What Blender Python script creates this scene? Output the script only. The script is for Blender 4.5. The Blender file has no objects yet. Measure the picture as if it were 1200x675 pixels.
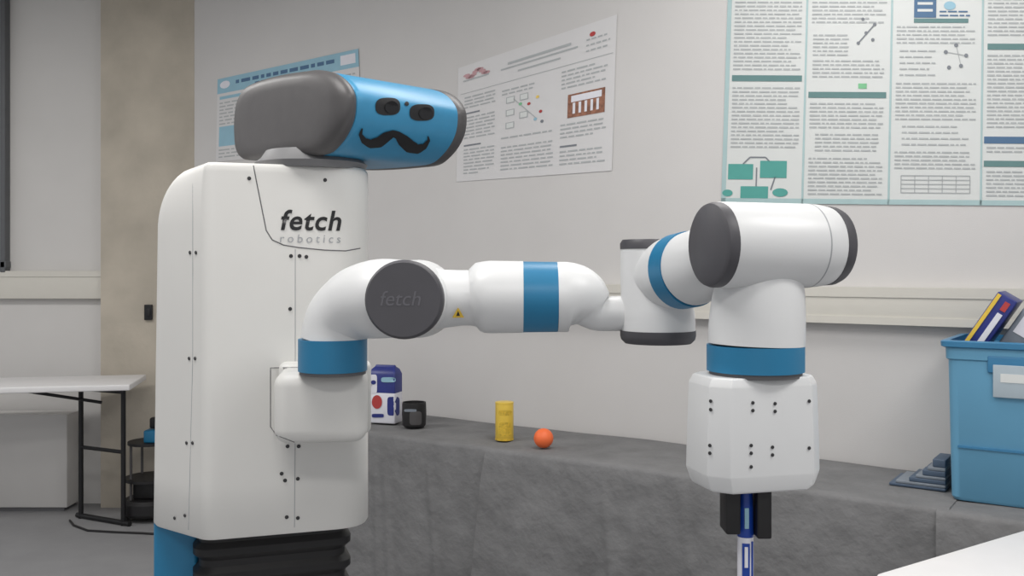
import bpy, bmesh, math, random
from mathutils import Vector, Matrix
from mathutils.bvhtree import BVHTree
random.seed(4)
F=1100.0; H=1.4; CX=600.0; HY=315.0
CAM=Vector((0,0,H))
scene=bpy.context.scene
scene.view_settings.view_transform='Standard'
try: scene.view_settings.look='None'
except Exception: pass

def W(px,py,D): return Vector(((px-CX)/F*D, D, H-(py-HY)/F*D))
def ray(px,py): return Vector(((px-CX)/F,1,-(py-HY)/F))
def on_plane(px,py,p,n):
    r=ray(px,py); t=(p-CAM).dot(n)/r.dot(n); return CAM+r*t
def lin(c):
    c=c/255.0
    return c/12.92 if c<=0.04045 else ((c+0.055)/1.055)**2.4
def mat(name,rgb,rough=0.5,metal=0.0,var=0.03,scale=20,bump=0.0,bscale=200,spec=0.5,alpha=None,bdist=0.003):
    m=bpy.data.materials.new(name); m.use_nodes=True
    nt=m.node_tree; b=nt.nodes['Principled BSDF']
    col=[lin(x) for x in rgb]
    tc=nt.nodes.new('ShaderNodeTexCoord'); no=nt.nodes.new('ShaderNodeTexNoise')
    no.inputs['Scale'].default_value=scale; no.inputs['Detail'].default_value=5
    nt.links.new(tc.outputs['Object'],no.inputs['Vector'])
    cr=nt.nodes.new('ShaderNodeValToRGB')
    cr.color_ramp.elements[0].position=0.3; cr.color_ramp.elements[1].position=0.7
    cr.color_ramp.elements[0].color=[max(0,c*(1-var)) for c in col]+[1]
    cr.color_ramp.elements[1].color=[min(1,c*(1+var)) for c in col]+[1]
    nt.links.new(no.outputs['Fac'],cr.inputs['Fac']); nt.links.new(cr.outputs['Color'],b.inputs['Base Color'])
    b.inputs['Roughness'].default_value=rough; b.inputs['Metallic'].default_value=metal
    b.inputs['Specular IOR Level'].default_value=spec
    if bump>0:
        n2=nt.nodes.new('ShaderNodeTexNoise'); n2.inputs['Scale'].default_value=bscale; n2.inputs['Detail'].default_value=4
        nt.links.new(tc.outputs['Object'],n2.inputs['Vector'])
        bp=nt.nodes.new('ShaderNodeBump'); bp.inputs['Strength'].default_value=bump; bp.inputs['Distance'].default_value=bdist
        nt.links.new(n2.outputs['Fac'],bp.inputs['Height']); nt.links.new(bp.outputs['Normal'],b.inputs['Normal'])
    return m
M={}
M['wall']=mat('wall_paint',(203,201,200),0.85,var=0.02,scale=3,bump=0.15,bscale=300)
M['wall2']=mat('wall_paint_side',(203,201,199),0.85,var=0.02,scale=3,bump=0.15,bscale=300)
M['concrete']=mat('raw_concrete',(180,172,159),0.9,var=0.12,scale=4,bump=0.5,bscale=40)
M['floor']=mat('floor_vinyl',(138,138,140),0.6,var=0.06,scale=5,bump=0.1)
M['ceil']=mat('ceiling_paint',(215,215,212),0.9)
M['trunk']=mat('trunking_plastic',(205,202,194),0.5,var=0.01)
M['groove']=mat('groove_shadow_plastic',(150,146,138),0.6)
M['white']=mat('white_shell_plastic',(217,216,213),0.42,var=0.012,scale=8,bump=0.03,bscale=400)
M['white2']=mat('white_arm_plastic',(216,217,218),0.38,var=0.012,scale=8)
M['blue']=mat('blue_band_plastic',(30,116,158),0.4,var=0.03)
M['headblue']=mat('blue_head_plastic',(56,138,180),0.4,var=0.05)
M['dgrey']=mat('dark_grey_plastic',(80,78,79),0.45,var=0.05,scale=30,bump=0.08,bscale=500)
M['disc']=mat('dark_disc_plastic',(72,71,76),0.5,var=0.04)
M['dgrey2']=mat('emboss_grey',(92,91,97),0.5)
M['black']=mat('black_rubber',(24,23,25),0.5,var=0.1)
M['lens']=mat('lens_black',(14,14,18),0.2)
M['ink']=mat('black_ink',(24,24,27),0.4)
M['line']=mat('panel_gap',(95,95,98),0.6)
M['letter']=mat('grey_lettering',(160,162,166),0.4)
M['screw']=mat('screw_black',(55,55,57),0.4,metal=0.3)
M['neck']=mat('neck_grey',(120,120,122),0.5)
M['cloth']=mat('grey_tablecloth',(121,121,122),0.95,var=0.10,scale=9,bump=0.8,bscale=11,spec=0.15,bdist=0.02)
M['tablew']=mat('white_laminate',(222,221,222),0.45,var=0.01)
M['legm']=mat('dark_leg_metal',(38,38,40),0.4,metal=0.4)
M['glass']=mat('window_glass',(175,182,186),0.15,var=0.03)
M['frame']=mat('window_frame_grey',(92,94,97),0.5)
M['paper']=mat('poster_paper',(209,212,211),0.55,var=0.01)
M['paper2']=mat('poster_paper_grey',(210,209,210),0.55,var=0.01)
M['txt']=mat('poster_text_grey',(170,174,176),0.6)
M['txtd']=mat('poster_text_dark',(120,125,132),0.6)
M['teal']=mat('poster_teal',(80,156,148),0.6)
M['teald']=mat('poster_dark_teal',(95,130,130),0.6)
M['tealb']=mat('poster_border_teal',(165,190,192),0.6)
M['lblue']=mat('poster_light_blue',(145,185,203),0.6)
M['nblue']=mat('poster_navy',(75,108,142),0.6)
M['green']=mat('poster_green',(120,185,140),0.6)
M['red']=mat('print_red',(175,60,60),0.6)
M['brown']=mat('print_brown',(140,95,75),0.6,var=0.4,scale=60)
M['rose']=mat('print_rose',(190,150,155),0.6)
M['orange']=mat('orange_ball_plastic',(240,112,60),0.5)
M['yellow']=mat('yellow_print',(226,192,76),0.3,var=0.06)
M['ylabel']=mat('yellow_label',(206,172,58),0.5,var=0.25,scale=120)
M['pblue']=mat('pack_blue',(38,48,120),0.4,var=0.1)
M['pwhite']=mat('pack_white',(222,222,230),0.4)
M['bin']=mat('bin_blue_plastic',(96,152,184),0.4,var=0.03,scale=5)
M['bin2']=mat('bin_blue_rim',(58,120,160),0.35,var=0.04)
M['binlab']=mat('bin_label',(165,178,187),0.5)
M['navy']=mat('slab_blue_grey',(72,88,108),0.5)
M['slab']=mat('slab_grey',(122,130,140),0.5)
M['mblue']=mat('marker_blue',(20,60,150),0.35)

def link(o,parent=None):
    scene.collection.objects.link(o)
    if parent: o.parent=parent
    return o
def empty(name):
    e=bpy.data.objects.new(name,None); e.empty_display_size=0.1; return link(e)
def mesh(name,verts,faces,mats,parent=None,fm=None,smooth=True,ang=35):
    me=bpy.data.meshes.new(name); me.from_pydata([tuple(v) for v in verts],[],faces)
    if not isinstance(mats,(list,tuple)): mats=[mats]
    for m in mats: me.materials.append(m)
    if fm:
        for p,i in zip(me.polygons,fm): p.material_index=i
    bm=bmesh.new(); bm.from_mesh(me)
    bmesh.ops.recalc_face_normals(bm,faces=bm.faces[:]); bm.to_mesh(me); bm.free()
    if smooth:
        for p in me.polygons: p.use_smooth=True
        me.set_sharp_from_angle(angle=math.radians(ang))
    me.update()
    return link(bpy.data.objects.new(name,me),parent)
def loft(name,rings,m,parent=None,ang=35,fm=None,mats=None):
    n=len(rings[0]); V=[v for r in rings for v in r]; Fc=[]; mi=[]
    for i in range(len(rings)-1):
        for j in range(n):
            k=(j+1)%n
            Fc.append((i*n+j,i*n+k,(i+1)*n+k,(i+1)*n+j)); mi.append(fm[i] if fm else 0)
    Fc.append(tuple(range(n))); mi.append(fm[0] if fm else 0)
    Fc.append(tuple((len(rings)-1)*n+j for j in range(n))); mi.append(fm[-1] if fm else 0)
    return mesh(name,V,Fc,mats or m,parent,fm=mi,ang=ang)
def sweep(name,secs,m,parent=None,seg=48,sub=0,ang=35):
    P=[Vector(s[0]) for s in secs]; R=[s[1] for s in secs]
    if sub:
        def cr(a,b,c,d,t): return 0.5*((2*b)+(c-a)*t+(2*a-5*b+4*c-d)*t*t+(3*b-a-3*c+d)*t**3)
        P2=[];R2=[]
        for i in range(len(P)-1):
            a=P[max(i-1,0)];b=P[i];c=P[i+1];d=P[min(i+2,len(P)-1)]
            ra=R[max(i-1,0)];rb=R[i];rc=R[i+1];rd=R[min(i+2,len(P)-1)]
            for s in range(sub):
                t=s/sub; P2.append(cr(a,b,c,d,t)); R2.append(cr(ra,rb,rc,rd,t))
        P2.append(P[-1]);R2.append(R[-1]); P,R=P2,R2
    T=[]
    for i in range(len(P)):
        a=P[max(i-1,0)]; b=P[min(i+1,len(P)-1)]; t=(b-a)
        if t.length<1e-7: t=P[-1]-P[0]
        T.append(t.normalized())
    up=Vector((0,0,1)) if abs(T[0].z)<0.9 else Vector((1,0,0))
    x=T[0].cross(up).normalized(); rings=[]
    for i in range(len(P)):
        x=(x-T[i]*x.dot(T[i])).normalized(); y=T[i].cross(x)
        rings.append([P[i]+(x*math.cos(2*math.pi*j/seg)+y*math.sin(2*math.pi*j/seg))*R[i] for j in range(seg)])
    return loft(name,rings,m,parent,ang)
def lathe(name,p0,p1,prof,m,parent=None,seg=48,ang=35):
    p0=Vector(p0);p1=Vector(p1);d=(p1-p0); t=d.normalized()
    up=Vector((0,0,1)) if abs(t.z)<0.9 else Vector((1,0,0))
    x=t.cross(up).normalized(); y=t.cross(x)
    rings=[[p0+d*f+(x*math.cos(2*math.pi*j/seg)+y*math.sin(2*math.pi*j/seg))*r for j in range(seg)] for f,r in prof]
    return loft(name,rings,m,parent,ang)
def rpoly(pts,k=7):
    out=[];n=len(pts)
    for i in range(n):
        p=Vector(pts[i][:2]); r=pts[i][2]; a=Vector(pts[i-1][:2]); b=Vector(pts[(i+1)%n][:2])
        u=(a-p).normalized(); v=(b-p).normalized()
        half=math.acos(max(-1,min(1,u.dot(v))))/2
        L=min(r/math.tan(half),(a-p).length*.49,(b-p).length*.49)
        s=p+u*L; e=p+v*L
        for q in range(k+1):
            t=q/k; out.append((1-t)**2*s+2*t*(1-t)*p+t*t*e)
    return out
def box(name,c,size,m,parent=None,rz=0,bev=0.0,rot=None,seg=3):
    bm=bmesh.new(); bmesh.ops.create_cube(bm,size=1)
    for v in bm.verts: v.co=Vector((v.co.x*size[0],v.co.y*size[1],v.co.z*size[2]))
    if bev>0: bmesh.ops.bevel(bm,geom=bm.edges[:],offset=bev,segments=seg,affect='EDGES',profile=0.5)
    R=Matrix.Rotation(rz,4,'Z') if rot is None else rot
    bmesh.ops.transform(bm,matrix=Matrix.Translation(Vector(c))@R,verts=bm.verts)
    me=bpy.data.meshes.new(name); bm.to_mesh(me); bm.free(); me.materials.append(m)
    if bev>0:
        for p in me.polygons: p.use_smooth=True
        me.set_sharp_from_angle(angle=math.radians(40))
    return link(bpy.data.objects.new(name,me),parent)
def tube(name,pts,r,m,parent=None,seg=8): return sweep(name,[(p,r) for p in pts],m,parent,seg=seg,ang=60)

def bvh(*obs):
    V=[];Fc=[]
    for o in obs:
        b=len(V); V+= [v.co.copy() for v in o.data.vertices]; Fc+=[tuple(b+i for i in p.vertices) for p in o.data.polygons]
    return BVHTree.FromPolygons(V,Fc)
def hit(px,py,t,off=0.0012):
    r=ray(px,py).normalized(); loc,n,i,d=t.ray_cast(CAM,r)
    if loc is None: return None,None
    if n.dot(r)>0: n=-n
    return loc+n*off,n
def surf_line(name,pts,t,r,m,parent,step=5,off=0.0):
    out=[]
    for (a,b) in zip(pts[:-1],pts[1:]):
        L=math.hypot(b[0]-a[0],b[1]-a[1]); k=max(1,int(L/step))
        for i in range(k):
            p,_=hit(a[0]+(b[0]-a[0])*i/k,a[1]+(b[1]-a[1])*i/k,t,off)
            if p: out.append(p)
    p,_=hit(pts[-1][0],pts[-1][1],t,off)
    if p: out.append(p)
    if len(out)>1: return tube(name,out,r,m,parent)
def disc_decal(name,px,py,rx,ry,t,m,parent,off=0.002,seg=28,pw=2.0):
    V=[];Fc=[]
    c,_=hit(px,py,t,off)
    if c is None: return
    V.append(c)
    for k in (0.5,1.0):
        for j in range(seg):
            a=2*math.pi*j/seg; cx=math.cos(a);sy=math.sin(a)
            p,_=hit(px+rx*k*math.copysign(abs(cx)**(2/pw),cx),py+ry*k*math.copysign(abs(sy)**(2/pw),sy),t,off)
            V.append(p if p else c)
    for j in range(seg):
        k=(j+1)%seg; Fc.append((0,1+j,1+k)); Fc.append((1+j,1+seg+j,1+seg+k,1+k))
    return mesh(name,V,Fc,m,parent)
def screws(name,pts,t,r,m,parent):
    V=[];Fc=[]
    for (x,y) in pts:
        p,n=hit(x,y,t,0.0008)
        if p is None: continue
        a=n.cross(Vector((0,0,1)))
        if a.length<.01: a=Vector((1,0,0))
        a.normalize(); b=n.cross(a); s=len(V)
        for q in (0,1):
            for j in range(10): V.append(p+n*(0.0012*q)+(a*math.cos(j*math.pi/5)+b*math.sin(j*math.pi/5))*r*(1-.2*q))
        for j in range(10): k=(j+1)%10; Fc.append((s+j,s+k,s+10+k,s+10+j))
        Fc.append(tuple(s+10+j for j in range(10)))
    return mesh(name,V,Fc,m,parent,smooth=False)

# ---------------- room ----------------
C0=Vector((-1.86,5.5,0)); U=Vector((0.8241,-0.5665,0)).normalized(); N=Vector((U.y,-U.x,0))
if N.y>0: N=-N
Z=Vector((0,0,1))
def wc(t,d,z): return C0+U*t+N*d+Z*z
WR=math.atan2(U.y,U.x)
def slab(name,pts,z0,z1,m):
    V=[(p[0],p[1],z0) for p in pts]+[(p[0],p[1],z1) for p in pts]; n=len(pts)
    return mesh(name,V,[tuple(range(n)),tuple(range(n,2*n))]+[(i,(i+1)%n,n+(i+1)%n,n+i) for i in range(n)],m,smooth=False)
CE=3.15
a=wc(-0.35,0,0);b=wc(6.5,0,0);c=wc(6.5,-0.15,0);d=wc(-0.35,-0.15,0)
slab('wall_back',[a,b,c,d],0,CE,M['wall'])
slab('wall_left',[(-5.0,5.6),(-1.9,5.6),(-1.9,5.75),(-5.0,5.75)],0,CE,M['wall2'])
slab('floor',[(-5.2,-2.5),(5.2,-2.5),(5.2,6.0),(-5.2,6.0)],-0.1,0,M['floor'])
slab('ceiling',[(-5.2,-2.5),(5.2,-2.5),(5.2,6.0),(-5.2,6.0)],CE,CE+0.1,M['ceil'])
col=slab('concrete_column',[(-2.41,5.5),(-1.862,5.5),(-1.862,5.6),(-2.41,5.6)],0,CE,M['concrete'])
tr=empty('trim_1')
def wbox(name,t0,t1,d0,d1,z0,z1,m,parent,bev=0):
    return box(name,wc((t0+t1)/2,(d0+d1)/2,(z0+z1)/2),(t1-t0,abs(d1-d0),z1-z0),m,parent,rz=WR,bev=bev)
wbox('trunking_body',0.02,6.4,0,0.045,1.205,1.335,M['trunk'],tr,0.004)
wbox('trunking_lip_top',0.02,6.4,0.045,0.049,1.30,1.335,M['trunk'],tr)
wbox('trunking_lip_bottom',0.02,6.4,0.045,0.049,1.205,1.232,M['trunk'],tr)
tr2=empty('trim_2')
box('trunking_body',(-3.7,5.575,1.305),(2.56,0.05,0.165),M['trunk'],tr2,bev=0.004)
box('trunking_lip',(-3.7,5.548,1.37),(2.56,0.006,0.035),M['trunk'],tr2)
wn=empty('window_1')
xr=(12-600)/F*5.6
box('pane',(xr-0.75,5.585,2.25),(1.4,0.01,1.6),M['glass'],wn)
for nm,cx,w in (('frame_right',xr-0.015,0.03),('frame_left',xr-1.45,0.05),('mullion',xr-0.075,0.02)):
    box(nm,(cx,5.57,2.25),(w,0.06,1.74),M['frame'],wn,bev=0.004)
for nm,z in (('frame_bottom',1.425),('frame_top',3.1)):
    box(nm,(xr-0.735,5.57,z),(1.48,0.06,0.04),M['frame'],wn,bev=0.004)
sw=empty('wall_switch')  # black light-switch style device on the column: plate with rocker
box('plate',W(174,366,5.49),(0.045,0.02,0.09),M['legm'],sw,bev=0.004)
box('rocker',W(174,366,5.478),(0.02,0.008,0.04),M['black'],sw,bev=0.002)

# ---------------- posters ----------------
class Poster:
    def __init__(s,name,corners,size,paper):
        s.c=corners; s.w,s.h=size; s.V=[];s.F=[];s.fm=[];s.mats=[];s.name=name
        s.rect(0,0,s.w,s.h,paper,0.003)
    def pt(s,x,y,off):
        u=x/s.w; v=y/s.h; tl,trr,br,bl=s.c
        px=(1-v)*((1-u)*tl[0]+u*trr[0])+v*((1-u)*bl[0]+u*br[0])
        py=(1-v)*((1-u)*tl[1]+u*trr[1])+v*((1-u)*bl[1]+u*br[1])
        return on_plane(px,py,C0+N*off,N)
    def m(s,m):
        if m not in s.mats: s.mats.append(m)
        return s.mats.index(m)
    def poly(s,pts,m,off=0.0045):
        b=len(s.V); s.V+=[s.pt(x,y,off) for x,y in pts]; s.F.append(tuple(range(b,b+len(pts)))); s.fm.append(s.m(m))
    def rect(s,x0,y0,x1,y1,m,off=0.0045): s.poly([(x0,y0),(x1,y0),(x1,y1),(x0,y1)],m,off)
    def ell(s,cx,cy,rx,ry,m,off=0.0048): s.poly([(cx+rx*math.cos(i*math.pi/8),cy+ry*math.sin(i*math.pi/8)) for i in range(16)],m,off)
    def text(s,x0,y0,x1,y1,m=None,pitch=4.6,h=1.7,wmax=13):
        m=m or M['txt']; y=y0
        while y<y1-h:
            x=x0; end=x1-(random.random()*18 if random.random()<.3 else 0)
            while x<end-2:
                w=min(random.uniform(3,wmax),end-x); s.rect(x,y,x+w,y+h,m,0.0046); x+=w+1.8
            y+=pitch
    def line(s,a,b,m,w=0.8):
        dx=b[0]-a[0];dy=b[1]-a[1];L=math.hypot(dx,dy);nx=-dy/L*w;ny=dx/L*w
        s.poly([(a[0]+nx,a[1]+ny),(b[0]+nx,b[1]+ny),(b[0]-nx,b[1]-ny),(a[0]-nx,a[1]-ny)],m)
    def done(s): return mesh(s.name,s.V,s.F,s.mats,fm=s.fm,smooth=False)
p=Poster('research_poster',[(855,-70),(1300,-70),(1300,242),(845,238)],(450,308),M['paper'])
def R(x): return (x-848)
def Y(y): return y+70
p.rect(0,0,5,308,M['tealb'],.004);p.rect(0,302,450,308,M['tealb'],.004)
for x in (942,1042,1149,1249): p.rect(R(x)-1.2,0,R(x)+1.2,308,M['tealb'],.004)
p.rect(5,0,450,30,M['teald'],.004)
p.text(R(857),Y(-35),R(936),Y(84)); p.rect(R(856),Y(88),R(938),Y(95),M['teald']); p.text(R(857),Y(102),R(936),Y(176))
p.rect(R(855),Y(192),R(884),Y(210),M['teal']);p.rect(R(892),Y(188),R(923),Y(208),M['teal']);p.rect(R(870),Y(218),R(902),Y(232),M['teal'])
p.ell(R(855),Y(226),6,4,M['teal']);p.ell(R(916),Y(225),9,5,M['teal'])
p.line((R(872),Y(192)),(R(880),Y(184)),M['txtd']);p.line((R(880),Y(184)),(R(898),Y(184)),M['txtd']);p.line((R(898),Y(184)),(R(903),Y(189)),M['txtd']);p.line((R(888),Y(196)),(R(888),Y(218)),M['txtd']);p.line((R(910),Y(206)),(R(905),Y(222)),M['txtd'])
p.text(R(948),Y(-35),R(1036),Y(30)); p.line((R(1003),Y(50)),(R(1022),Y(28)),M['txtd']);
for q in ((1003,50),(1012,38),(1022,28),(1008,22),(1020,46)): p.ell(R(q[0]),Y(q[1]),2,2,M['txtd'])
p.text(R(950),Y(40),R(992),Y(66)); p.text(R(950),Y(70),R(1034),Y(92)); p.rect(R(1004),Y(97),R(1014),Y(103),M['green'])
p.rect(R(946),Y(107),R(1037),Y(114),M['teald']); p.text(R(948),Y(120),R(1034),Y(150)); p.text(R(955),Y(156),R(1030),Y(178));p.text(R(948),Y(184),R(1034),Y(228))
p.rect(R(1068),Y(-5),R(1094),Y(20),M['nblue']);p.rect(R(1072),Y(2),R(1090),Y(5),M['paper'],.0049);p.rect(R(1072),Y(10),R(1090),Y(13),M['paper'],.0049)
p.ell(R(1110),Y(6),7,5,M['lblue']);p.text(R(1098),Y(12),R(1134),Y(20),M['nblue']);p.rect(R(1068),Y(21),R(1132),Y(26),M['teald'])
p.text(R(1048),Y(30),R(1140),Y(52)); p.text(R(1052),Y(58),R(1094),Y(90),pitch=7)
for q in ((1106,60),(1118,52),(1130,64),(1124,76),(1110,78)): p.ell(R(q[0]),Y(q[1]),2.4,2.4,M['txtd'])
p.line((R(1106),Y(60)),(R(1130),Y(64)),M['txt'],.5);p.line((R(1118),Y(52)),(R(1124),Y(76)),M['txt'],.5)
p.text(R(1048),Y(96),R(1142),Y(140)); p.text(R(1056),Y(146),R(1134),Y(170),pitch=7); p.text(R(1048),Y(176),R(1142),Y(200));
for i in range(5): p.line((R(1056),Y(204+i*5)),(R(1136),Y(204+i*5)),M['txt'],.5)
for i in range(6): p.line((R(1056+i*16),Y(204)),(R(1056+i*16),Y(224)),M['txt'],.5)
p.text(R(1155),Y(-30),R(1240),Y(44)); p.rect(R(1155),Y(50),R(1243),Y(57),M['teald']); p.text(R(1155),Y(63),R(1240),Y(150));p.rect(R(1152),Y(158),R(1243),Y(166),M['nblue']);p.text(R(1155),Y(170),R(1240),Y(180));p.rect(R(1152),Y(186),R(1243),Y(193),M['teald']);p.text(R(1155),Y(198),R(1240),Y(228))
p.done()
p=Poster('research_poster',[(537,80),(723,17),(717,200),(535,213)],(185,160),M['paper2'])
p.rect(58,14,132,17,M['txt']);p.rect(50,20,140,22,M['txt']);p.rect(70,27,120,29,M['txt'])
for i in range(10): p.ell(10+i*2.6,14+4*math.sin(i*.9),4,2,M['rose'])
p.rect(6,20,36,22,M['txt'])
p.text(150,16,178,34,M['txt'],pitch=6,wmax=6);p.ell(157,12,3.5,2.5,M['red'])
p.rect(3,38,182,38.6,M['txt'])
p.text(8,44,44,62);p.rect(8,66,26,68,M['txtd']);p.text(8,72,44,104);p.rect(8,110,28,112,M['txtd']);p.text(8,116,44,150)
for (x,y) in ((62,62),(62,78),(62,94),(78,62),(78,84)):
    p.rect(x-5,y-4,x+5,y+4,M['txt']); p.rect(x-4,y-3,x+4,y+3,M['paper'],.0049)
for (x,y,c) in ((74,70,'green'),(84,72,'red'),(94,66,'yellow'),(98,84,'red'),(92,92,'lblue'),(100,96,'txtd')): p.ell(x,y,2,1.8,M[c])
p.line((66,62),(94,92),M['txt'],.5)
p.text(52,108,114,114);p.text(52,120,114,150);p.text(52,48,90,56)
p.text(122,44,176,66)
p.rect(130,72,174,98,M['brown']);p.rect(134,74,170,81,M['pwhite'],.0049);
for i in range(5): p.rect(136+i*7,82,139+i*7,94,M['pwhite'],.0049)
p.text(122,104,176,124);p.rect(122,128,142,130,M['txtd']);p.text(122,134,176,152)
p.done()
p=Poster('research_poster',[(255,93),(420,57),(424,172),(253,190)],(170,110),M['paper2'])
p.rect(0,0,170,20,M['lblue']);
x=22
while x<135:
    w=random.uniform(3,12); p.rect(x,6,x+w,10.5,M['nblue'],.0049); x+=w+2.5
p.text(45,13,120,17,M['nblue'],h=1.6); p.ell(9,9,6,5,M['pwhite']);p.rect(148,4,166,15,M['pwhite'],.0049);p.text(150,5,164,14,M['nblue'],h=1.5,pitch=3.5,wmax=5)
p.rect(0,20,170,110,M['paper2'],.004)
p.rect(3,24,50,28,M['lblue']);p.text(3,32,50,62);p.rect(3,64,50,90,M['lblue']);p.text(3,94,50,106);p.text(60,26,165,100)
p.done()

# ---------------- robot ----------------
rb=empty('mobile_manipulator_robot')
P0=Vector((-0.573,1.75,0)); E=Vector((0.949,0.316,0)).normalized(); EN=Vector((0.316,-0.949,0)).normalized()
plan=rpoly([(-0.725,1.865,.05),(-0.573,1.75,.035),(-0.281,1.847,.075),(-0.325,2.08,.06),(-0.62,2.10,.06)],10)
ZT,ZB=1.600,0.892
def torso_ring(z,inset=0.0):
    h=ZT-z; out=[]
    rr=0.12
    f=0.0
    if h<rr: f=1-math.sqrt(max(0,1-((rr-h)/rr)**2))
    tap=0.010*(z-ZB)/(ZT-ZB)
    for q in plan:
        x,y=q
        if x<-0.55: x+=tap*min(1,(-0.55-x)/.12)
        if x<-0.57:
            new=-0.57+(x+0.57)*(1-0.60*f); x=new
        cx,cy=-.48,1.93
        x=cx+(x-cx)*(1-inset); y=cy+(y-cy)*(1-inset)
        out.append(Vector((x,y,z)))
    return out
zs=[ZB+0.006,ZB+0.1,1.2,1.4,1.48]+[1.48+0.112*(i/12) for i in range(1,13)]
rings=[torso_ring(ZB,0.02)]+[torso_ring(z) for z in zs]+[torso_ring(ZT-.004,0.01),torso_ring(ZT,0.03)]
torso=loft('torso_shell',rings,M['white'],rb,ang=40)
T=bvh(torso)
surf_line('bib_groove',[(297,194),(301,215),(307,245),(312,270),(319,281),(332,287),(350,290),(380,293),(405,294),(422,291)],T,0.0011,M['line'],rb,step=4)
surf_line('seam_front_upper',[(346,292),(346,440)],T,0.0007,M['letter'],rb)
surf_line('seam_front_lower',[(346,500),(345,618)],T,0.0007,M['letter'],rb)
surf_line('seam_side',[(226,215),(226,420),(221,621)],T,0.0008,M['letter'],rb)
screws('torso_screws',[(223,296),(230,296),(222,420),(229,420),(219,519),(226,519),(217,604),(205,607),(341,300),(351,300),(340,362),(337,523),(350,523),(334,563),(349,561),(336,606),(349,607),(292,209),(381,211),(330,555),(359,301)],T,0.0038,M['screw'],rb)
def text_on(name,body,pxl,pyb,pxr,m,shear=0.0,bold=0.0,space=1.0):
    A=on_plane(pxl,pyb,P0,EN); B=on_plane(pxr,pyb,P0,EN)
    cu=bpy.data.curves.new(name,'FONT'); cu.body=body; cu.size=0.1; cu.shear=shear; cu.offset=bold; cu.space_character=space; cu.resolution_u=4
    o=bpy.data.objects.new(name+'_src',cu); link(o)
    bpy.context.view_layer.update()
    me=bpy.data.meshes.new_from_object(o.evaluated_get(bpy.context.evaluated_depsgraph_get()))
    bpy.data.objects.remove(o)
    bm=bmesh.new(); bm.from_mesh(me); bmesh.ops.triangulate(bm,faces=bm.faces[:]); bmesh.ops.subdivide_edges(bm,edges=bm.edges[:],cuts=1)
    xs=[v.co.x for v in bm.verts]; x0=min(xs); s=(B-A).length/(max(xs)-x0)
    for v in bm.verts:
        q=A+E*((v.co.x-x0)*s)+Z*(v.co.y*s)
        loc,n,i,dd=T.ray_cast(q+EN*.2,-EN)
        v.co=(loc if loc else q)+EN*.0013
    bm.to_mesh(me); bm.free(); me.materials.clear(); me.materials.append(m); me.name=name
    return link(bpy.data.objects.new(name,me),rb)
text_on('lettering_main','fetch',329,269,400,M['ink'],0.2,0.0018,1.08)
text_on('lettering_sub','robotics',328,284,399,M['letter'],0.1,0,1.5)
nc=W(365,190,1.90); nc.z=0
lathe('neck_ring',(nc.x,nc.y,1.597),(nc.x,nc.y,1.635),[(0,.105),(.35,.112),(.6,.1),(1,.09)],M['neck'],rb)
A=Vector((0.72,0.694,0)).normalized()
H0=Vector((-0.305,1.72,0))
out_px=[(276,160),(276,140),(279,120),(288,104),(305,95),(330,88),(355,84),(375,82),(390,86),(401,95),(408,108),(409,122),(407,138),(401,154),(391,169),(378,180),(355,184),(325,187),(300,188),(285,186),(278,176)]
prof=[on_plane(x,y,H0,A) for x,y in out_px]
pr=[]
n=len(prof)
for i in range(n):
    a_,b_,c_,d_=prof[i-1],prof[i],prof[(i+1)%n],prof[(i+2)%n]
    for s in range(4):
        t=s/4; pr.append(0.5*((2*b_)+(c_-a_)*t+(2*a_-5*b_+4*c_-d_)*t*t+(3*b_-a_-3*c_+d_)*t**3))
cen=sum(pr,Vector())/len(pr)
def hr(t,s): return [cen+(q-cen)*s+A*t for q in pr]
HL=0.272
loft('head_pod_near',[hr(-.018,.62),hr(-.017,.80),hr(-.013,.91),hr(-.006,.975),hr(0.0,1.0),hr(0.012,1.0),hr(.016,.985)],M['dgrey'],rb,ang=60)
loft('head_gap',[hr(.012,.975),hr(.02,.975)],M['line'],rb)
face=loft('head_shell',[hr(.018,.96),hr(.02,.985),hr(.03,.99),hr(HL-.012,.99),hr(HL-.006,.985)],M['headblue'],rb,ang=60)
loft('head_pod_far',[hr(HL-.01,.985),hr(HL-.004,1.0),hr(HL+.012,1.0),hr(HL+.02,.96),hr(HL+.028,.85),hr(HL+.03,.6)],M['dgrey'],rb,ang=60)
TF=bvh(face)
disc_decal('camera_bezel_left',454,125,14.5,10,TF,M['ink'],rb,0.0016,pw=2.8)
disc_decal('camera_bezel_right',494,132,14.5,9.5,TF,M['ink'],rb,0.0016,pw=2.8)
disc_decal('lens_left_glass',458,126,8,7,TF,M['lens'],rb,0.003)
disc_decal('lens_right_glass',498,133,8,7,TF,M['lens'],rb,0.003)
disc_decal('face_sensor',476,122,2.5,2.5,TF,M['ink'],rb,0.002)
ml=[(424,150,.8),(422,157,2),(426,164,3.6),(434,168,5),(444,166,6.2),(452,160,5.8),(460,156,4),(466,158,4.5),(472,164,7),(480,171,7.5),(489,174,5.5),(497,171,3.2),(502,164,1.6),(501,159,.6)]
V=[];Fc=[]
pts=[]
for i in range(len(ml)-1):
    for s in range(4):
        t=s/4; pts.append(tuple(ml[i][k]*(1-t)+ml[i+1][k]*t for k in range(3)))
pts.append(ml[-1]); rows=0
for i,(x,y,r) in enumerate(pts):
    a_=pts[max(0,i-1)]; b_=pts[min(len(pts)-1,i+1)]; dx=b_[0]-a_[0];dy=b_[1]-a_[1];L=math.hypot(dx,dy) or 1
    row=[hit(x-dy/L*r*k,y+dx/L*r*k,TF,0.002)[0] for k in (-1,-.5,0,.5,1)]
    if None in row: continue
    V+=row; rows+=1
for i in range(rows-1):
    for j in range(4): Fc.append((i*5+j,i*5+j+1,(i+1)*5+j+1,(i+1)*5+j))
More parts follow.
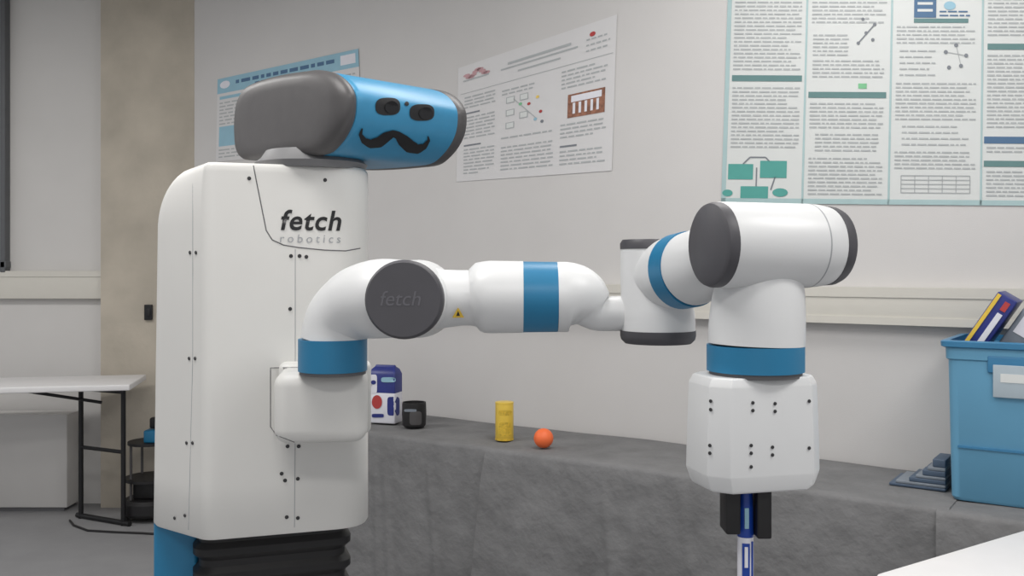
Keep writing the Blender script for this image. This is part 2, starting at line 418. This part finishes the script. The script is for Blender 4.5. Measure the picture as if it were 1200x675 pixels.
mesh('moustache_sticker',V,Fc,M['ink'],rb)
# shoulder
cb=W(374,474,1.70)
box('shoulder_mount',(cb.x,1.735,cb.z),(0.164,0.17,0.128),M['white'],rb,rz=0.15,bev=0.026,seg=8)
box('shoulder_mount_plate',(cb.x-.008,1.80,cb.z),(0.172,0.06,0.136),M['white'],rb,rz=0.15,bev=0.012,seg=4)
DS=1.66
bc=W(390,400,DS)
r=40*DS/F
zz=lambda y,D:H-(y-HY)/F*D
lathe('shoulder_pan_band',(bc.x,DS,zz(434,DS)),(bc.x,DS,zz(397,DS)),[(0,r),(1,r)],M['blue'],rb)
lathe('shoulder_pan_gap',(bc.x,DS,zz(438,DS)),(bc.x,DS,zz(433,DS)),[(0,r*.96),(1,r*.96)],M['line'],rb)
sec=[(391,398,39),(393,386,38.5),(398,373,39),(409,362,41),(424,354,44),(446,350,46),(470,350,45)]
sweep('shoulder_housing',[(W(x,y,DS+(1.62-DS)*min(1,max(0,(x-391)/60))),q*1.64/F) for x,y,q in sec],M['white2'],rb,sub=6)
def bodycyl(name,p0,p1,r0,r1,m,parent,rd=0.08):
    return lathe(name,p0,p1,[(0,r0*.96),(rd*.4,r0*.99),(rd,r0),(1-rd,r1),(1-rd*.4,r1*.985),(1,r1*.95)],m,parent)
sa=W(474,351,1.525); sb=W(492,350,1.69)
bodycyl('shoulder_lift_body',sa,sb,46*1.535/F,45*1.70/F,M['white2'],rb)
ax=(sb-sa).normalized()
lathe('shoulder_lift_cap',sa-ax*.012,sa+ax*.01,[(0,.0600),(.15,.0632),(.4,.0645),(1,.0645)],M['disc'],rb)
cu=bpy.data.curves.new('cap_lettering','FONT'); cu.body='fetch'; cu.size=0.034; cu.shear=.2; cu.materials.append(M['dgrey2'])
o=bpy.data.objects.new('cap_lettering',cu); link(o,rb)
zt=-ax; xt=Z.cross(zt).normalized(); yt=zt.cross(xt)
pp=on_plane(444,358,sa-ax*.0125,ax)
o.matrix_world=Matrix.Translation(pp)@Matrix((xt,yt,zt)).transposed().to_4x4()
# upper arm
UD=1.61
ua=[(500,350,38),(512,350,36),(522,350,34),(540,349,32.5),(552,349,32.5),(554,349,34),(560,348,40),(568,348,42),(575,348,42.5),(613,348,42)]
sweep('upper_arm_inner',[(W(x,y,UD),q*UD/F) for x,y,q in ua],M['white2'],rb,ang=50)
sweep('upper_arm_band',[(W(613,348,UD),41.5*UD/F),(W(653,348,UD),41*UD/F)],M['blue'],rb)
ub=[(653,348,41),(664,348,41),(674,349,39),(684,353,35),(692,359,29),(697,364,24),(702,367,21),(710,367.5,20.5),(745,367,20.5),(765,367,20.5)]
sweep('upper_arm_outer',[(W(x,y,UD),q*UD/F) for x,y,q in ub],M['white2'],rb,sub=4,ang=60)
sweep('roll_collar',[(W(648,348,UD),40.2*UD/F),(W(656,348,UD),40.2*UD/F)],M['line'],rb)
wt=W(537,368,UD-.046)
mesh('warning_label',[wt+Vector((-.010,-.001,-.006)),wt+Vector((.010,-.001,-.006)),wt+Vector((0,-.003,.011))],[(0,1,2)],M['ylabel'],rb)
mesh('warning_mark',[wt+Vector((-.003,-.0025,-.003)),wt+Vector((.003,-.0025,-.003)),wt+Vector((0,-.004,.006))],[(0,1,2)],M['ink'],rb)
# elbow
ED=1.60
el=[(771,389,43),(771,374,43),(769,362,42),(765,345,38),(761,325,34),(759,305,32),(759,291,31.5)]
sweep('elbow_housing',[(W(x,y,ED),q*ED/F) for x,y,q in el],M['white2'],rb,sub=4,ang=60)
lathe('elbow_cap_bottom',W(771,402,ED),W(771,387,ED),[(0,.056),(.3,.0625),(.6,.064),(1,.064)],M['disc'],rb)
lathe('elbow_cap_top',W(759,292,ED),W(759,281,ED),[(0,.0468),(.6,.047),(1,.043)],M['disc'],rb)
# forearm
fa=[(764,326,1.60,34),(776,323,1.58,38),(786,321,1.56,42),(797,318,1.54,44)]
sweep('forearm_inner',[(W(x,y,D),q*D/F) for x,y,D,q in fa],M['white2'],rb,sub=4,ang=60)
sweep('forearm_band',[(W(797,318,1.54),44.5*1.54/F),(W(811,315,1.51),45*1.51/F)],M['blue'],rb)
sweep('forearm_outer',[(W(811,315,1.51),43.5*1.51/F),(W(830,308,1.47),43*1.47/F),(W(860,298,1.42),41*1.42/F)],M['white2'],rb,ang=60)
# wrist
wa=W(834,287,1.35); WX=Vector((.951,.309,0)).normalized()
wl=.196
lathe('wrist_flex_body',wa+WX*.008,wa+WX*(wl-.004),[(0,.060),(.02,.0625),(.82,.0625),(.90,.0615),(.98,.0590),(1,.058)],M['white2'],rb)
lathe('wrist_cap_near',wa-WX*.008,wa+WX*.010,[(0,.054),(.2,.0595),(.5,.0615),(1,.0615)],M['disc'],rb)
lathe('wrist_cap_far',wa+WX*(wl-.006),wa+WX*(wl+.014),[(0,.0595),(.5,.0590),(.85,.056),(1,.05)],M['disc'],rb)
lathe('wrist_ring',wa+WX*(wl*.80),wa+WX*(wl*.81),[(0,.0628),(1,.0628)],M['letter'],rb)
GD=1.40
wr=[(897,288,38),(896,310,43),(892,330,49.5),(889,350,53),(887,375,55),(886,403,55.5)]
sweep('wrist_roll_housing',[(W(x,y,GD),q*GD/F) for x,y,q in wr],M['white2'],rb,sub=4,ang=60)
gx=W(885,420,GD)
lathe('wrist_band',(gx.x,GD,zz(434,GD)),(gx.x,GD,zz(404,GD)),[(0,56*GD/F),(1,56*GD/F)],M['blue'],rb)
lathe('wrist_gap',(gx.x,GD,zz(440,GD)),(gx.x,GD,zz(433,GD)),[(0,53*GD/F),(1,53*GD/F)],M['line'],rb)
# gripper body
gc=W(881.5,500,GD)
hw,hd=0.0905,0.060; ch=0.024
pl=[(-hw,-hd+ch,.004),(-hw+ch,-hd,.005),(hw-ch,-hd,.005),(hw,-hd+ch,.004),(hw,hd-ch,.004),(hw-ch,hd,.005),(-hw+ch,hd,.005),(-hw,hd-ch,.004)]
pg=rpoly(pl,4); rg=math.radians(14)
def gr(y,s,s2=None):
    s2=s2 or s
    return [Vector((gc.x+(q.x*s)*math.cos(rg)-(q.y*s2)*math.sin(rg),GD+(q.x*s)*math.sin(rg)+(q.y*s2)*math.cos(rg),zz(y,GD))) for q in pg]
gb=loft('gripper_body',[gr(438,.87),gr(439.5,.90),gr(447,.955),gr(449,.96),gr(500,.985),gr(547,1.0),gr(549,.995),gr(563,.93,.93),gr(565.5,.91,.91),gr(567,.88,.88)],M['white2'],rb,ang=20)
GT=bvh(gb)
screws('gripper_screws',[(833,470),(833,480),(882,472),(882,481),(908,473),(908,482),(832,522),(832,531),(880,522),(880,531),(880,547),(905,524),(905,533),(948,470),(948,525)],GT,0.0027,M['screw'],rb)
FG=1.39
for nm,x0,x1,y0,y1 in (('finger_left',847,864,562,622),('finger_right',883,900,562,627)):
    c1=W((x0+x1)/2,(y0+y1)/2,FG)
    box(nm,c1,((x1-x0)*FG/F,.045,(y1-y0)*FG/F),M['black'],rb,bev=.003)
c1=W(873,566,FG); box('finger_rail',c1,(.07,.03,.012),M['disc'],rb,bev=.002)
mk=empty('whiteboard_marker')
mr=9.6*FG/F; mx=W(873.5,600,FG).x
lathe('cap',(mx,FG,zz(574,FG)),(mx,FG,zz(628,FG)),[(0,mr*.6),(.04,mr*.85),(.2,mr*.92),(1,mr)],M['mblue'],mk)
lathe('barrel',(mx,FG,zz(628,FG)),(mx,FG,zz(735,FG)),[(0,mr*.97),(.9,mr*.97),(1,mr*.8)],M['pwhite'],mk)
box('label_stripe',(mx-.002,FG-mr*.93,zz(672,FG)),(mr*.9,.003,.095),M['mblue'],mk)
box('label_stripe_thin',(mx+.0075,FG-mr*.72,zz(668,FG)),(mr*.25,.003,.09),M['mblue'],mk)
box('cap_print',(mx-.001,FG-mr*.95,zz(605,FG)),(mr*.5,.003,.03),M['lblue'],mk)
box('label_print',(mx-.002,FG-mr*1.08,zz(650,FG)),(mr*.4,.002,.03),M['pwhite'],mk)
# bellows + base
bp_=rpoly([(-.155,-.10,.04),(.155,-.10,.04),(.155,.10,.04),(-.155,.10,.04)],6)
bcx,bcy=-.503,1.962; be=math.atan2(E.y,E.x)
rings=[];z=0.90;i=0
while z>0.34:
    s=1.0 if i%2==0 else .93
    for dz in (0,.013):
        rings.append([Vector((bcx+(q.x*math.cos(be)-q.y*math.sin(be))*s,bcy+(q.x*math.sin(be)+q.y*math.cos(be))*s,z-dz)) for q in bp_])
    z-=.024;i+=1
loft('lift_bellows',rings,M['black'],rb,ang=30)
c2=W(203,650,1.93)
box('lift_column',(c2.x+.01,1.95,.62),(.085,.16,.58),M['blue'],rb,rz=.2,bev=.008)
bx,by=-.47,1.97
lathe('base_body',(bx,by,.05),(bx,by,.37),[(0,.26),(.08,.285),(.5,.285),(.8,.27),(.93,.24),(1,.21)],M['white'],rb,seg=64)
lathe('base_skirt',(bx,by,.03),(bx,by,.12),[(0,.27),(.1,.288),(1,.288)],M['dgrey'],rb,seg=64)
for nm,s in (('wheel_left',-1),('wheel_right',1)):
    lathe(nm,(bx+s*.18,by,.06),(bx+s*.21,by,.06),[(0,.055),(.2,.06),(.8,.06),(1,.055)],M['black'],rb)
for nm,s in (('caster_front',-1),('caster_rear',1)):
    lathe(nm,(bx-.01,by+s*.17,.03),(bx+.01,by+s*.17,.03),[(0,.028),(.2,.03),(.8,.03),(1,.028)],M['black'],rb)
SM=bvh(*[o for o in bpy.data.objects if o.name in('shoulder_mount','shoulder_mount_plate','torso_shell')])
surf_line('mount_groove',[(428,431),(317,431),(317,500),(324,510),(345,518)],SM,0.0009,M['line'],rb,off=.0)

# ---------------- covered tables ----------------
def cloth(name,t0,t1,dfront,zt,parent,seed,nt=220,lean=0.0,hem=0.0):
    rnd=random.Random(seed); ph=[rnd.uniform(0,6.28) for _ in range(8)]
    creases=[(rnd.uniform(t0+.15,t1-.15),rnd.uniform(.006,.014),rnd.uniform(-.12,.12)) for _ in range(5)]
    prof=[(0.012,zt,0),(0.08,zt,0),(0.15,zt,0),(.22,zt,0),(0.3,zt,0),(.38,zt,0),(dfront-.06,zt,0),(dfront-.015,zt,0),(dfront-.004,zt-.004,0),(dfront,zt-.016,0.03)]
    for i in range(1,15): prof.append((dfront+.002*i,zt-.016-(zt-.04)*i/14,i/14))
    V=[];Fc=[];m=len(prof)
    for a in range(nt+1):
        t=t0+(t1-t0)*a/nt
        w=.35*math.sin(t*7+ph[0])+.4*math.sin(t*17+ph[1])+.35*math.sin(t*31+ph[2])*math.sin(t*3+ph[3])
        for (dd,zv,k) in prof:
            bumpz=(0.0022*math.sin(t*9+ph[4])*math.sin(dd*14+ph[5])) if k==0 else 0
            le=-lean*k*max(0,1-a/30)
            cz=0
            for (tc_,h_,sl) in creases:
                u_=(t-tc_-sl*k)/.018
                if k>0: cz+=h_*math.exp(-u_*u_)*min(1,k*4)
            hm=hem*math.exp(-a/5.0)*min(1,k*8)
            V.append(wc(t+le,dd+k*.032*w+cz+hm,zv+bumpz))
    for a in range(nt):
        for j in range(m-1): Fc.append((a*m+j,a*m+j+1,(a+1)*m+j+1,(a+1)*m+j))
    return mesh(name,V,Fc,M['cloth'],parent,ang=70)
def tablebase(parent,t0,t1,d1,zt):
    wbox('table_board',t0+.02,t1-.02,.03,d1-.04,zt-.035,zt-.006,M['tablew'],parent)
    for i,(t,dd) in enumerate(((t0+.1,.08),(t1-.1,.08),(t0+.1,d1-.1),(t1-.1,d1-.1))):
        wbox('leg_%d'%(i+1),t-.015,t+.015,dd-.015,dd+.015,0,zt-.03,M['legm'],parent)
tb=empty('cloth_covered_table'); cloth('tablecloth',0.95,2.51,.512,.699,tb,3); tablebase(tb,.95,2.49,.52,.70)
tb2=empty('cloth_covered_table'); cloth('tablecloth',2.495,4.15,.525,.702,tb2,8,lean=.07,hem=.02); tablebase(tb2,2.51,4.13,.52,.70)
tb3=empty('cloth_covered_table'); cloth('tablecloth',4.12,5.7,.540,.700,tb3,12,lean=-.02,hem=.015); tablebase(tb3,4.16,5.69,.52,.698)

TZ=0.7045
def ontable(px,py): return on_plane(px,py,Vector((0,0,TZ)),Z)
q=ontable(637,525); 
bpy.ops.mesh.primitive_uv_sphere_add(segments=32,ring_count=20,radius=11.5*q.y/F,location=(q.x,q.y,TZ+11.5*q.y/F))
ob=bpy.context.object; ob.name='orange_ball'; ob.data.materials.append(M['orange'])
for pz in ob.data.polygons: pz.use_smooth=True
# yellow can
q=ontable(591,517); k=q.y/F; yb=empty('yellow_food_can'); rr=10.8*k; hh=44*k; qy=q.y+rr
lathe('can_body',(q.x,qy,TZ),(q.x,qy,TZ+hh),[(0,rr*.95),(.02,rr),(.97,rr),(1,rr*.97)],M['yellow'],yb)
lathe('can_rim_bottom',(q.x,qy,TZ),(q.x,qy,TZ+.006),[(0,rr*1.02),(1,rr*1.02)],M['ylabel'],yb)
lathe('can_lid',(q.x,qy,TZ+hh-.004),(q.x,qy,TZ+hh+.003),[(0,rr*1.02),(.8,rr*1.02),(1,rr*.9)],M['yellow'],yb)
YB=bvh(bpy.data.objects['can_body'])
disc_decal('can_label',592,503,7,8,YB,M['ylabel'],yb,.001,pw=6)
disc_decal('can_title',592,484,7.5,3,YB,M['ylabel'],yb,.001,pw=6)
# snack carton
q=ontable(450,497); k=q.y/F; bg=empty('snack_carton')
hb=68*k; cy_=q.y+.055; rzb=-.30
box('carton_lower',(q.x,cy_,TZ+hb*.27),(.128,.085,hb*.54),M['pwhite'],bg,rz=rzb,bev=.006)
def gabl(z,w,dp):
    out=[]
    for sx,sy in ((-1,-1),(1,-1),(1,1),(-1,1)): out.append((sx*w,sy*dp,.006))
    R_=Matrix.Rotation(rzb,3,'Z')
    return [Vector((q.x,cy_,z))+R_@Vector((v_.x,v_.y,0)) for v_ in rpoly(out,4)]
loft('carton_upper',[gabl(TZ+hb*.53,.064,.0425),gabl(TZ+hb*.84,.064,.0425),gabl(TZ+hb*.93,.058,.028),gabl(TZ+hb*.97,.050,.010),gabl(TZ+hb,.046,.007)],M['pblue'],bg)
BG=bvh(bpy.data.objects['carton_lower'],bpy.data.objects['carton_upper'])
disc_decal('print_white_side',437,450,5,11,BG,M['pwhite'],bg,.0015,pw=6)
disc_decal('print_blue_side',461,476,7,11,BG,M['pblue'],bg,.0015,pw=6)
disc_decal('print_flower',442,471,6,8,BG,M['red'],bg,.0025)
disc_decal('print_title',438,448,3,2.5,BG,M['pblue'],bg,.003)
disc_decal('print_title_small',455,445,8,3,BG,M['lblue'],bg,.003,pw=4)
disc_decal('print_text',443,487,7,2.2,BG,M['pblue'],bg,.0025,pw=5)
# black cup
q=ontable(484,502); k=q.y/F; cb_=empty('black_cup'); rr=14.5*k; qy=q.y+rr*.9; hh=29*k
lathe('cup_body',(q.x,qy,TZ),(q.x,qy,TZ+hh),[(0,rr*.82),(.08,rr*.95),(.5,rr),(.9,rr*.98),(1,rr*.96),(1.0,rr*.86),(.3,rr*.8)],M['black'],cb_)
CB=bvh(bpy.data.objects['cup_body'])
disc_decal('cup_panel',487,490,7,8,CB,M['dgrey'],cb_,.0015,pw=5)
disc_decal('cup_print',481,481,7,1.6,CB,M['slab'],cb_,.002,pw=5)
# blue tote
bn=empty('storage_tote')
t0,t1,d0,d1=4.125,4.80,.40,.06; ZB0=.704; ZT0=1.185
def tote_ring(z,o): 
    c=[(t0-o,d0+o),(t1+o,d0+o),(t1+o,d1-o),(t0-o,d1-o)]
    pp=rpoly([(a_,b_,.03) for a_,b_ in c],5); return [wc(v.x,v.y,z) for v in pp]
loft('tote_body',[tote_ring(ZB0,-.014),tote_ring(ZB0+.01,-.008),tote_ring(ZT0-.06,.0),tote_ring(ZT0-.055,.006),tote_ring(ZT0-.02,.007),tote_ring(ZT0-.02,-.003),tote_ring(ZB0+.25,-.008)],M['bin'],bn,ang=30)
o_=[(ZT0-.020,-.002),(ZT0-.022,.010),(ZT0-.018,.018),(ZT0-.003,.019),(ZT0,.014),(ZT0,-.004)]
rs=[tote_ring(z,o) for z,o in o_]; n=len(rs[0]); m=len(rs)
mesh('tote_rim',[v for r_ in rs for v in r_],[(i*n+j,i*n+(j+1)%n,((i+1)%m)*n+(j+1)%n,((i+1)%m)*n+j) for i in range(m) for j in range(n)],M['bin2'],bn,ang=30)
lp=on_plane(1198,447,C0+N*d0,N); lt=(lp-C0).dot(U); lz=lp.z
wbox('latch_recess',lt-.09,lt+.11,d0-.004,d0+.009,lz+.02,lz+.07,M['bin2'],bn,bev=.004)
wbox('name_label',lt-.075,lt+.10,d0-.002,d0+.012,lz-.05,lz+.045,M['binlab'],bn,bev=.002)
wbox('name_label_text',lt-.055,lt+.08,d0+.010,d0+.0135,lz-.005,lz+.02,M['paper'],bn)
wbox('moulding_line',t0+.03,t1-.03,d0-.008,d0+.001,ZB0+.16,ZB0+.166,M['bin2'],bn)
sn=empty('biscuit_carton')
rot=Matrix.Rotation(WR,4,'Z')@Matrix.Rotation(math.radians(32),4,'Y')
cc=on_plane(1160,382,C0+N*.24,N)
def part(nm,off,size,m,bev=.003,P=None):
    return box(nm,cc+(rot.to_3x3()@Vector(off)),size,m,P or sn,rot=rot,bev=bev)
part('carton',(0,0,0),(.06,.15,.22),M['pblue'])
part('carton_yellow_edge',(-.022,-.076,0),(.011,.003,.21),M['yellow'],0.0)
part('carton_white_print',(.010,-.076,-.01),(.016,.003,.13),M['pwhite'],0.0)
part('carton_red_print',(.010,-.076,.08),(.016,.003,.03),M['red'],0.0)
sn2=empty('paper_bag'); cc=on_plane(1200,388,C0+N*.22,N)
part('bag',(0,0,0),(.07,.14,.15),M['slab'],.015,sn2); part('bag_label',(0,-.071,.02),(.04,.003,.06),M['pwhite'],0,sn2)
# stacked slabs
st=empty('stacked_clipboards')
q=ontable(1080,574)
tq=(q-C0).dot(U); dq=(q-C0).dot(N)
zb=TZ
for i,(w,dd,h,m,o) in enumerate(((.185,.17,.010,'navy',0),(.165,.16,.010,'slab',.02),(.13,.15,.014,'navy',.06),(.10,.15,.010,'slab',.08),(.085,.14,.018,'navy',.10),(.065,.13,.012,'slab',.115),(.045,.12,.025,'navy',.13))):
    wbox('slab_%d'%(i+1),tq-.10+o,min(tq-.10+o+w,t0-.02),dq-.01-dd,dq-.01,zb,zb+h,M[m],st,bev=.003); zb+=h
# near white table
wtb=empty('white_table')
A0=Vector((.775,2.0,0)); u=Vector((.83,.56,0)).normalized(); v=Vector((u.y,-u.x,0))
c_=A0+u*.41+v*.4
ang=math.atan2(u.y,u.x)
box('table_top',(c_.x,c_.y,.735),(.82,.80,.03),M['tablew'],wtb,rz=ang,bev=.006)
for i,(a_,b_) in enumerate(((.06,.06),(.76,.06),(.06,.74),(.76,.74))):
    l=A0+u*a_+v*b_; lathe('leg_%d'%(i+1),(l.x,l.y,0),(l.x,l.y,.72),[(0,.018),(1,.018)],M['legm'],wtb,seg=16)
# folding table left
ft=empty('folding_table')
fu=Vector((-.966,-.20,0)).normalized(); fv=Vector((fu.y,-fu.x,0)); f0=Vector((-2.02,4.96,0))
c_=f0+fu*.8+fv*.245
box('table_top',(c_.x,c_.y,.772),(1.6,.49,.032),M['tablew'],ft,rz=math.atan2(-fu.y,-fu.x),bev=.006)
A1=Vector((-2.12,5.12,0)); B1=Vector((-2.42,5.27,0))
for k_,(A_,B_) in enumerate(((A1,B1),(A1+fu*1.15,B1+fu*1.1))):
    tube('leg_a%d'%k_,[A_,A_+Z*.75],.014,M['legm'],ft); tube('leg_b%d'%k_,[B_,B_+Z*.75],.014,M['legm'],ft)
    tube('crossbar_top%d'%k_,[A_+Z*.73,B_+Z*.73],.014,M['legm'],ft); tube('crossbar%d'%k_,[A_+Z*.40,B_+Z*.40],.011,M['legm'],ft)
    tube('foot%d'%k_,[A_+Z*.015+(A_-B_).normalized()*.05,B_+Z*.015-(A_-B_).normalized()*.03],.015,M['legm'],ft)
tube('folding_brace',[A1*.5+B1*.5+Z*.66,A1*.5+B1*.5+fu*.45+Z*.745],.009,M['legm'],ft)
cabm=empty('low_cabinet')
box('carcass',(-2.99,5.5,.29),(.84,.16,.54),M['wall2'],cabm,bev=.006)
box('door_gap',(-3.1,5.419,.29),(.006,.004,.51),M['groove'],cabm)
box('plinth',(-2.99,5.5,.01),(.80,.14,.02),M['line'],cabm)
sr=empty('small_wheeled_robot')
q=Vector((-2.03,5.27,0))
lathe('base_disc',(q.x,q.y,.03),(q.x,q.y,.12),[(0,.13),(.2,.15),(.8,.15),(1,.13)],M['black'],sr)
for i in range(4):
    a_=math.pi/4+i*math.pi/2; pz=q+Vector((math.cos(a_),math.sin(a_),0))*.11
    tube('post_%d'%(i+1),[pz+Z*.1,pz+Z*.42],.008,M['dgrey'],sr)
lathe('shelf_low',(q.x,q.y,.22),(q.x,q.y,.235),[(0,.14),(1,.14)],M['black'],sr)
lathe('shelf_high',(q.x,q.y,.42),(q.x,q.y,.435),[(0,.12),(1,.12)],M['black'],sr)
box('battery_pack',(q.x,q.y,.17),(.15,.13,.1),M['black'],sr,bev=.01)
box('laptop_stack',(q.x+.04,q.y,.47),(.10,.16,.07),M['blue'],sr,bev=.01)
box('sensor',(q.x+.05,q.y-.02,.54),(.08,.05,.06),M['black'],sr,bev=.01)
for s in (-1,1): lathe('wheel%d'%s,(q.x+s*.1,q.y-.05,.04),(q.x+s*.13,q.y-.05,.04),[(0,.038),(.5,.04),(1,.038)],M['dgrey'],sr,seg=20)
cab=empty('floor_cable')
tube('cable',[Vector((-2.45,5.2,.006)),Vector((-2.38,5.1,.006)),Vector((-2.26,5.0,.006)),Vector((-2.1,4.97,.006)),Vector((-1.95,4.95,.006)),Vector((-1.7,4.9,.006))],.006,M['black'],cab)

# ---------------- lights ----------------
def em(name,c,s):
    m=bpy.data.materials.new(name); m.use_nodes=True; b=m.node_tree.nodes['Principled BSDF']
    b.inputs['Emission Color'].default_value=(*c,1); b.inputs['Emission Strength'].default_value=s; return m
ml_=em('lamp_diffuser',(1,.98,.95),3)
for i,(x,y,rz,pw) in enumerate(((-.9,1.2,0,29),(1.5,.6,0,32),(-2.7,3.2,0,38),(.6,2.6,0,21),(0,-1.4,0,32))):
    e=empty('ceiling_light')
    box('housing',(x,y,CE-.03),(1.25,.35,.06),M['ceil'],e,rz=rz,bev=.01); box('diffuser',(x,y,CE-.065),(1.18,.28,.012),ml_,e,rz=rz)
    l=bpy.data.lights.new('lamp','AREA'); l.shape='RECTANGLE'; l.size=1.2; l.size_y=.5; l.energy=pw; l.color=(1,.978,.95)
    lo=bpy.data.objects.new('lamp',l); link(lo,e); lo.location=(x,y,CE-.08)
wd=bpy.data.worlds.new('World'); scene.world=wd; wd.use_nodes=True
wd.node_tree.nodes['Background'].inputs[0].default_value=(.98,.985,1,1); wd.node_tree.nodes['Background'].inputs[1].default_value=.57
# ---------------- camera ----------------
cd=bpy.data.cameras.new('camera'); cd.sensor_width=36; cd.lens=33; cd.shift_y=-(337.5-HY)/1200; cd.clip_start=.05
co=bpy.data.objects.new('camera',cd); link(co); co.location=CAM; co.rotation_euler=(math.pi/2,0,0); scene.camera=co
